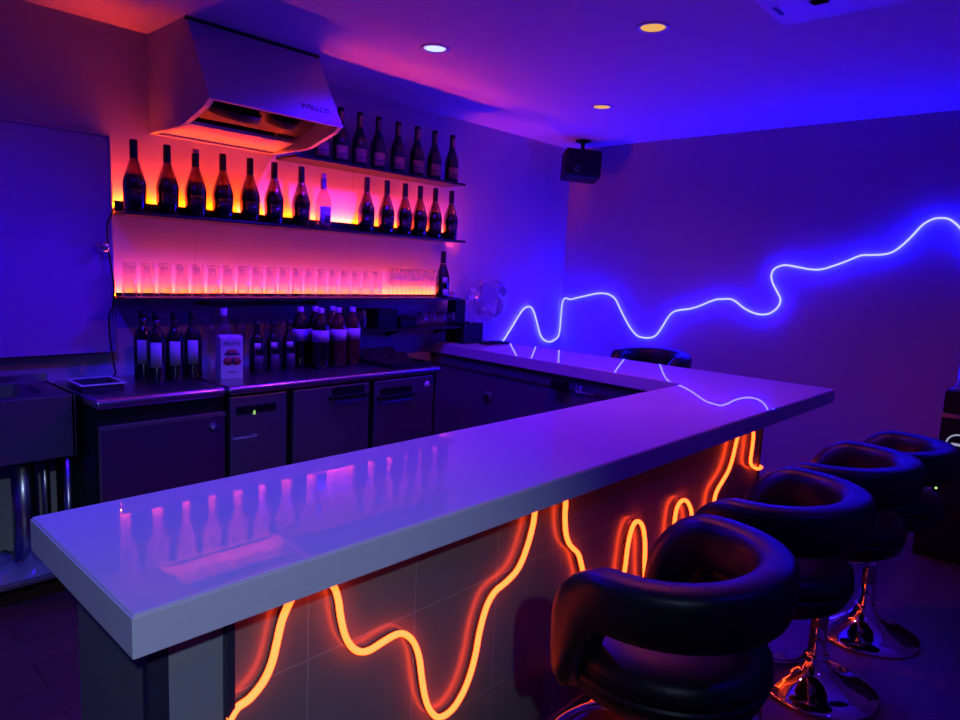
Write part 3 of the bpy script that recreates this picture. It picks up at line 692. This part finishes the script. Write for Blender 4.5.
# ------------------------------------------------------------------ things at the far end of the counter
o = (3.21, 3.10, ZT)
t = thing('bar_caddy', 'black bar caddy standing on the far end of the counter by the wall', 'caddy', o)
MB().box(3.11,3.29,3.02,3.18,ZT,ZT+.012,.003).box(3.11,3.118,3.02,3.18,ZT+.012,ZT+.13).box(3.282,3.29,3.02,3.18,ZT+.012,ZT+.13).box(3.118,3.282,3.02,3.028,ZT+.012,ZT+.13).box(3.118,3.282,3.172,3.18,ZT+.012,ZT+.13).obj('lower_bin', 'black', t, o)
MB().box(3.11,3.20,3.10,3.18,ZT+.012,ZT+.28,.004).obj('tall_compartment', 'black', t, o)
sk = 0
for k in range(9):
    X = 3.215+.008*(k%5)*1.6; Y = 3.045+.05*(k//5)+.006*(k%3)
    l = 'clear cocktail stirrer standing in the black bar caddy'
    top = (X-.03+.004*k, Y+.03-.01*k, ZT+.27+.018*((k*7)%5))
    q = tag(MB().tube([(X,Y,ZT+.013),top], .0022, 6).sphere(.008, top, n=8).obj('cocktail_stirrer', 'gbase'), l, 'stirrer', 'stirrers in the bar caddy')
o = (3.40, 3.085, ZT)
t = thing('balloon_goblet', 'large clear balloon goblet next to the bar caddy on the counter', 'glass', o)
MB().lathe([(a*1.42, b*1.45) for a, b in [(0,.012),(.055,.001),(.056,.004),(.012,.014),(.007,.03),(.007,.085),(.03,.10),(.075,.135),(.092,.19),(.085,.245),(.060,.285),(.057,.285),(.082,.245),(.089,.19),(.072,.137),(.028,.104),(0,.096)]], 28).obj('bowl_and_stem', 'cglass', t)
o = (3.40, 2.93, ZT)
t = thing('bar_mat', 'low black rubber bar mat on the counter in front of the goblet', 'mat', (3.33,2.95,ZT))
MB().box(-.11,.11,-.045,.045,0,.010,.003).obj('mat_base', 'rubber', t)
MB().box(-.10,.10,-.036,-.030,.010,.013).box(-.10,.10,-.012,-.006,.010,.013).box(-.10,.10,.012,.018,.010,.013).box(-.10,.10,.032,.038,.010,.013).obj('ribs', 'rubber', t)

# ------------------------------------------------------------------ ceiling things
def downlight(name, label, loc, lens, group):
    t = thing(name, label, 'ceiling light', loc, 0, group)
    MB().lathe([(.047,-.001),(.052,-.006),(.062,-.005),(.064,0),(.046,0)], 28).obj('trim_ring', 'white', t)
    MB().lathe([(0,-.002),(.047,-.002),(.047,-.0005),(0,-.0005)], 28).obj('lens', lens, t)
    return t
def lamp(parent, kind, col, power, spot=radians(150), blend=.6, rad=.045):
    l = bpy.data.lights.new('lamp', 'SPOT'); l.color = col; l.energy = power; l.spot_size = spot; l.spot_blend = blend; l.shadow_soft_size = rad
    o = bpy.data.objects.new('lamp', l); C.objects.link(o); o.parent = parent; o.location = (0,0,-.012); return o
BLUE, WARM = (.02,.0,1), (1,.10,.10)
q = atZ(435,48,CEIL); t = downlight('downlight', 'round blue-white recessed downlight above the bar aisle', (q.x,q.y,CEIL), 'lensb', 'recessed downlights'); lamp(t, 0, BLUE, 165)
q = atZ(653,27,CEIL); t = downlight('downlight', 'round amber recessed downlight in front of the air conditioner panel', (q.x,q.y,CEIL), 'lensw', 'recessed downlights'); lamp(t, 0, WARM, 28)
q = atZ(602,106.5,CEIL); t = downlight('downlight', 'round amber recessed downlight nearest the wall speaker', (q.x,q.y,CEIL), 'lensw', 'recessed downlights'); lamp(t, 0, WARM, 8)
t = downlight('downlight', 'round blue recessed downlight over the left end of the bar', (.55,2.0,CEIL), 'lensb', 'recessed downlights'); lamp(t, 0, BLUE, 105)
t = thing('added_fill_spot', 'unseen pale fill spotlight, added and aimed at the near end of the bar', 'spotlight', (-.45,-1.0,CEIL))  # out of view, added to throw pale light on the counter's left end
aim = (Vector((.46,.95,ZT-.02))-Vector((-.45,-1.0,CEIL))).to_track_quat('-Z','Y')
MB().lathe([(0,0),(.05,0),(.05,-.02),(.012,-.022),(.012,-.09),(0,-.09)], 20).obj('ceiling_mount', 'white', t)
hd = MB().lathe([(0,.06),(.035,.06),(.04,.05),(.04,-.05),(.036,-.05),(.036,-.03),(0,-.03)], 20).obj('lamp_head', 'white', t)
hd.location = (0,0,-.12); hd.rotation_mode = 'QUATERNION'; hd.rotation_quaternion = aim
lo = lamp(t, 0, (.50,.68,1), 100, radians(42), 1.0, .035); lo.location = Vector((0,0,-.12))+aim@Vector((0,0,-.056)); lo.rotation_mode = 'QUATERNION'; lo.rotation_quaternion = aim
t = downlight('downlight', 'unseen blue fill downlight added behind the stools', (1.6,-.6,CEIL), 'lensb', 'recessed downlights'); lamp(t, 0, BLUE, 26)  # unseen lamp behind the camera, added as weak blue fill
# air conditioner
q = atZ(784,27,CEIL-.03); W = .95
o = (q.x-W/2, q.y-W/2, CEIL)
t = thing('ceiling_air_conditioner', 'square ceiling cassette air conditioner panel above the stools', 'air conditioner', o)
c = MB(); w = W/2
c.box(-w,w,-w,w,-.03,0,.008).obj('panel', 'white', t)
for a in range(4):
    MB().box(-.33,.33,w-.20,w-.145,-.0325,-.029,.002, mat=Matrix.Rotation(a*pi/2,4,'Z')).obj('louver', 'white', t)
    MB().box(-.30,.30,w-.222,w-.212,-.0315,-.029, mat=Matrix.Rotation(a*pi/2,4,'Z')).obj('air_slot', 'black', t)
MB().box(-.25,.25,-.25,.25,-.035,-.029,.003).obj('intake_grille', 'white', t)
MB().box(w-.20,w-.12,w-.045,w-.030,-.0315,-.029).obj('maker_badge', 'navy', t)
# wall speaker hanging from the ceiling
q = atZ(584,143,CEIL)
o = (4.19, 2.95, CEIL); 
t = thing('ceiling_speaker', 'small black loudspeaker hung from the ceiling in the far corner', 'speaker', o, radians(-42))
MB().lathe([(0,0),(.055,0),(.055,-.012),(.018,-.02),(.014,-.028),(.014,-.09),(0,-.09)], 20).obj('ceiling_mount', 'blackm', t)
sb = MB().box(-.13,.13,-.085,.085,-.285,-.085,.012).obj('cabinet', 'black', t); sb.rotation_euler = (radians(-8), radians(3), 0)
MB().box(-.118,.118,-.093,-.084,-.275,-.095,.004).obj('grille', 'rubber', sb)
MB().lathe([(.016,0),(.019,.001),(.019,.003),(.016,.003),(.016,0)], 18, mat=Matrix.Translation((-.045,-.093,-.235)) @ Matrix.Rotation(pi/2,4,'X')).obj('badge', 'steel', sb)

# ------------------------------------------------------------------ bar stools
def stool(label, loc, rz, group, lift=0.):
    t = thing('bar_stool', label, 'bar stool', loc, rz, group)
    MB().lathe([(0,0),(.195,0),(.198,.004),(.190,.012),(.150,.022),(.10,.038),(.06,.062),(.042,.085),(.036,.10),(.036,.112),(0,.112)], 40).obj('trumpet_base', 'chrome', t)
    hs = .492+lift
    MB().lathe([(.0,.112),(.0275,.112),(.0275,.31),(.024,.315),(.026,hs-.02),(.045,hs-.02),(.06,hs),(0,hs)], 20).obj('gas_lift_pole', 'chrome', t)
    MB().tube(smooth_path([(-.028,.0,.28),(-.10,.035,.28),(-.145,.12,.28),(-.12,.21,.28),(0,.245,.28),(.12,.21,.28),(.145,.12,.28),(.10,.035,.28),(.028,0,.28)],5), .011, 10).obj('foot_ring', 'chrome', t)
    MB().tube([(.03,-.0,hs-.03),(.12,-.03,hs-.035),(.19,-.05,hs-.045)], .005, 8).obj('height_lever', 'chrome', t)
    MB().lathe([(0,hs),(.12,hs),(.165,hs+.008),(.195,hs+.028),(.208,hs+.06),(.210,hs+.072),(0,hs+.072)], 36).obj('seat_shell', 'leather', t)
    MB().lathe([(0,hs+.072),(.203,hs+.072),(.2075,hs+.082),(.206,hs+.105),(.190,hs+.122),(.12,hs+.130),(0,hs+.132)], 36).obj('seat_cushion', 'leather', t)
    # wrap-round back: sections swept round a horseshoe
    b = bmesh.new(); rings = []; A = radians(134); NT, NC = 72, 20
    for i in range(NT+1):
        th = -A + 2*A*i/NT; u = abs(th)/A
        top = hs+.315 - .018*u
        if u > .70: k = (u-.70)/.30; top -= .20*(1-sqrt(max(0,1-k*k)))
        s1 = min(1, max(0, (u-.68)/.26)); s1 = s1*s1*(3-2*s1)
        bot = hs+.190 - s1*.185
        if u > .86: k = (u-.86)/.14; bot += .06*(1-sqrt(max(0,1-k*k)))
        hh, zc = max(.012,(top-bot)/2), (top+bot)/2
        Rm = .206 + .008*(1-u); thk = .044
        if u > .93: k = (u-.93)/.07; thk *= sqrt(max(.06,1-k*k)); 
        ring = []
        for j in range(NC):
            a = 2*pi*j/NC; ca, sa = cos(a), sin(a)
            ex = .62
            rr = Rm + thk*(abs(ca)**ex)*(1 if ca > 0 else -1) + .012*(zc and (sa*hh)/.15)
            zz = zc + hh*(abs(sa)**.55)*(1 if sa > 0 else -1)
            ring.append(b.verts.new((rr*sin(th), -rr*cos(th)*.93+.005, zz)))
        rings.append(ring)
    for r0_, r1_ in zip(rings, rings[1:]):
        for j in range(NC): b.faces.new((r0_[j], r0_[(j+1)%NC], r1_[(j+1)%NC], r1_[j]))
    b.faces.new(rings[0]); b.faces.new(rings[-1][::-1])
    bmesh.ops.recalc_face_normals(b, faces=b.faces[:])
    c = MB(); c.merge(b, None, True); c.obj('wraparound_back', 'leather', t)
    return t
YSt = .63
s0 = stool('black barrel bar stool nearest the viewer at the tiled bar front', (1.24,.592,0), 0, 'black bar stools along the bar')
dup(s0, (1.83,.60,0), label='second black barrel bar stool from the viewer along the bar front')
dup(s0, (2.35,.585,0), label='third black barrel bar stool from the viewer along the bar front')
stool('fourth black barrel bar stool, beside the dark audio rack', (2.87,.565,0), 0, 'black bar stools along the bar', -.035)
stool('black bar stool behind the right arm of the counter, near the blue neon wall', (3.82,2.08,0), radians(90), 'black bar stools along the bar', .065)

# ------------------------------------------------------------------ audio rack at the right
o = (4.17, .28, 0)
t = thing('subwoofer', 'large black subwoofer box on the floor under the audio rack', 'speaker', (4.17,.30,0))
MB().box(3.94,4.38,-.02,.60,0.0,.25,.008).obj('cabinet', 'black', t, (4.17,.30,0))
MB().box(3.932,3.942,.03,.55,.03,.22,.003).obj('grille', 'rubber', t, (4.17,.30,0))
t = thing('audio_rack', 'tall black audio rack with glowing ring dials against the right wall', 'audio rack', (4.17,.28,.25))
o = (4.17,.28,.25)
MB().box(3.955,4.37,.0,.553,.25,.71,.004).obj('rack_case', 'black', t, o)
MB().box(3.948,4.375,-.005,.558,.71,.732,.002).obj('shelf_plate', 'steeld', t, o)
MB().box(3.955,4.37,.0,.553,.732,.844,.006).obj('amplifier', 'black', t, o)
for (x, y) in ((943,470),(958,445)):
    q = atX(x, y, 3.952); T4 = Matrix.Translation((3.955,q.y,q.z)) @ Matrix.Rotation(-pi/2,4,'Y')
    k_ = MB().lathe([(.045,0),(.052,.001),(.052,.006),(.045,.006),(.045,0)], 28, mat=T4).obj('dial_ring', 'ring', t, o)
    MB().box(3.948,3.954,q.y-.028,q.y+.028,q.z-.006,q.z+.006).obj('dial_mark', 'ring', k_, o)
q = atX(936,488,3.952)
MB().lathe([(0,0),(.006,0),(.006,.004),(0,.005)], 12, mat=Matrix.Translation((3.955,q.y,q.z)) @ Matrix.Rotation(-pi/2,4,'Y')).obj('power_led', 'green', t, o)
MB().box(3.950,3.956,.02,.52,.51,.535,.002).obj('trim_strip', 'steeld', t, o)
t = thing('glass_vase', 'tall clear glass vase standing on the audio rack', 'vase', (4.07,.48,.844))
MB().lathe([(0,.012),(.075,.0),(.078,.006),(.055,.018),(.05,.03),(.058,.22),(.055,.22),(.046,.034),(0,.028)], 24).obj('vase_body', 'cglass', t)

# ------------------------------------------------------------------ world
w = bpy.data.worlds.new('world'); S.world = w; w.use_nodes = True
w.node_tree.nodes['Background'].inputs[0].default_value = (.02,.015,.06,1); w.node_tree.nodes['Background'].inputs[1].default_value = .02
try:
    S.cycles.max_bounces = 10; S.cycles.transparent_max_bounces = 24; S.cycles.sample_clamp_indirect = 4.0; S.cycles.caustics_reflective = False; S.cycles.caustics_refractive = False
except Exception: pass
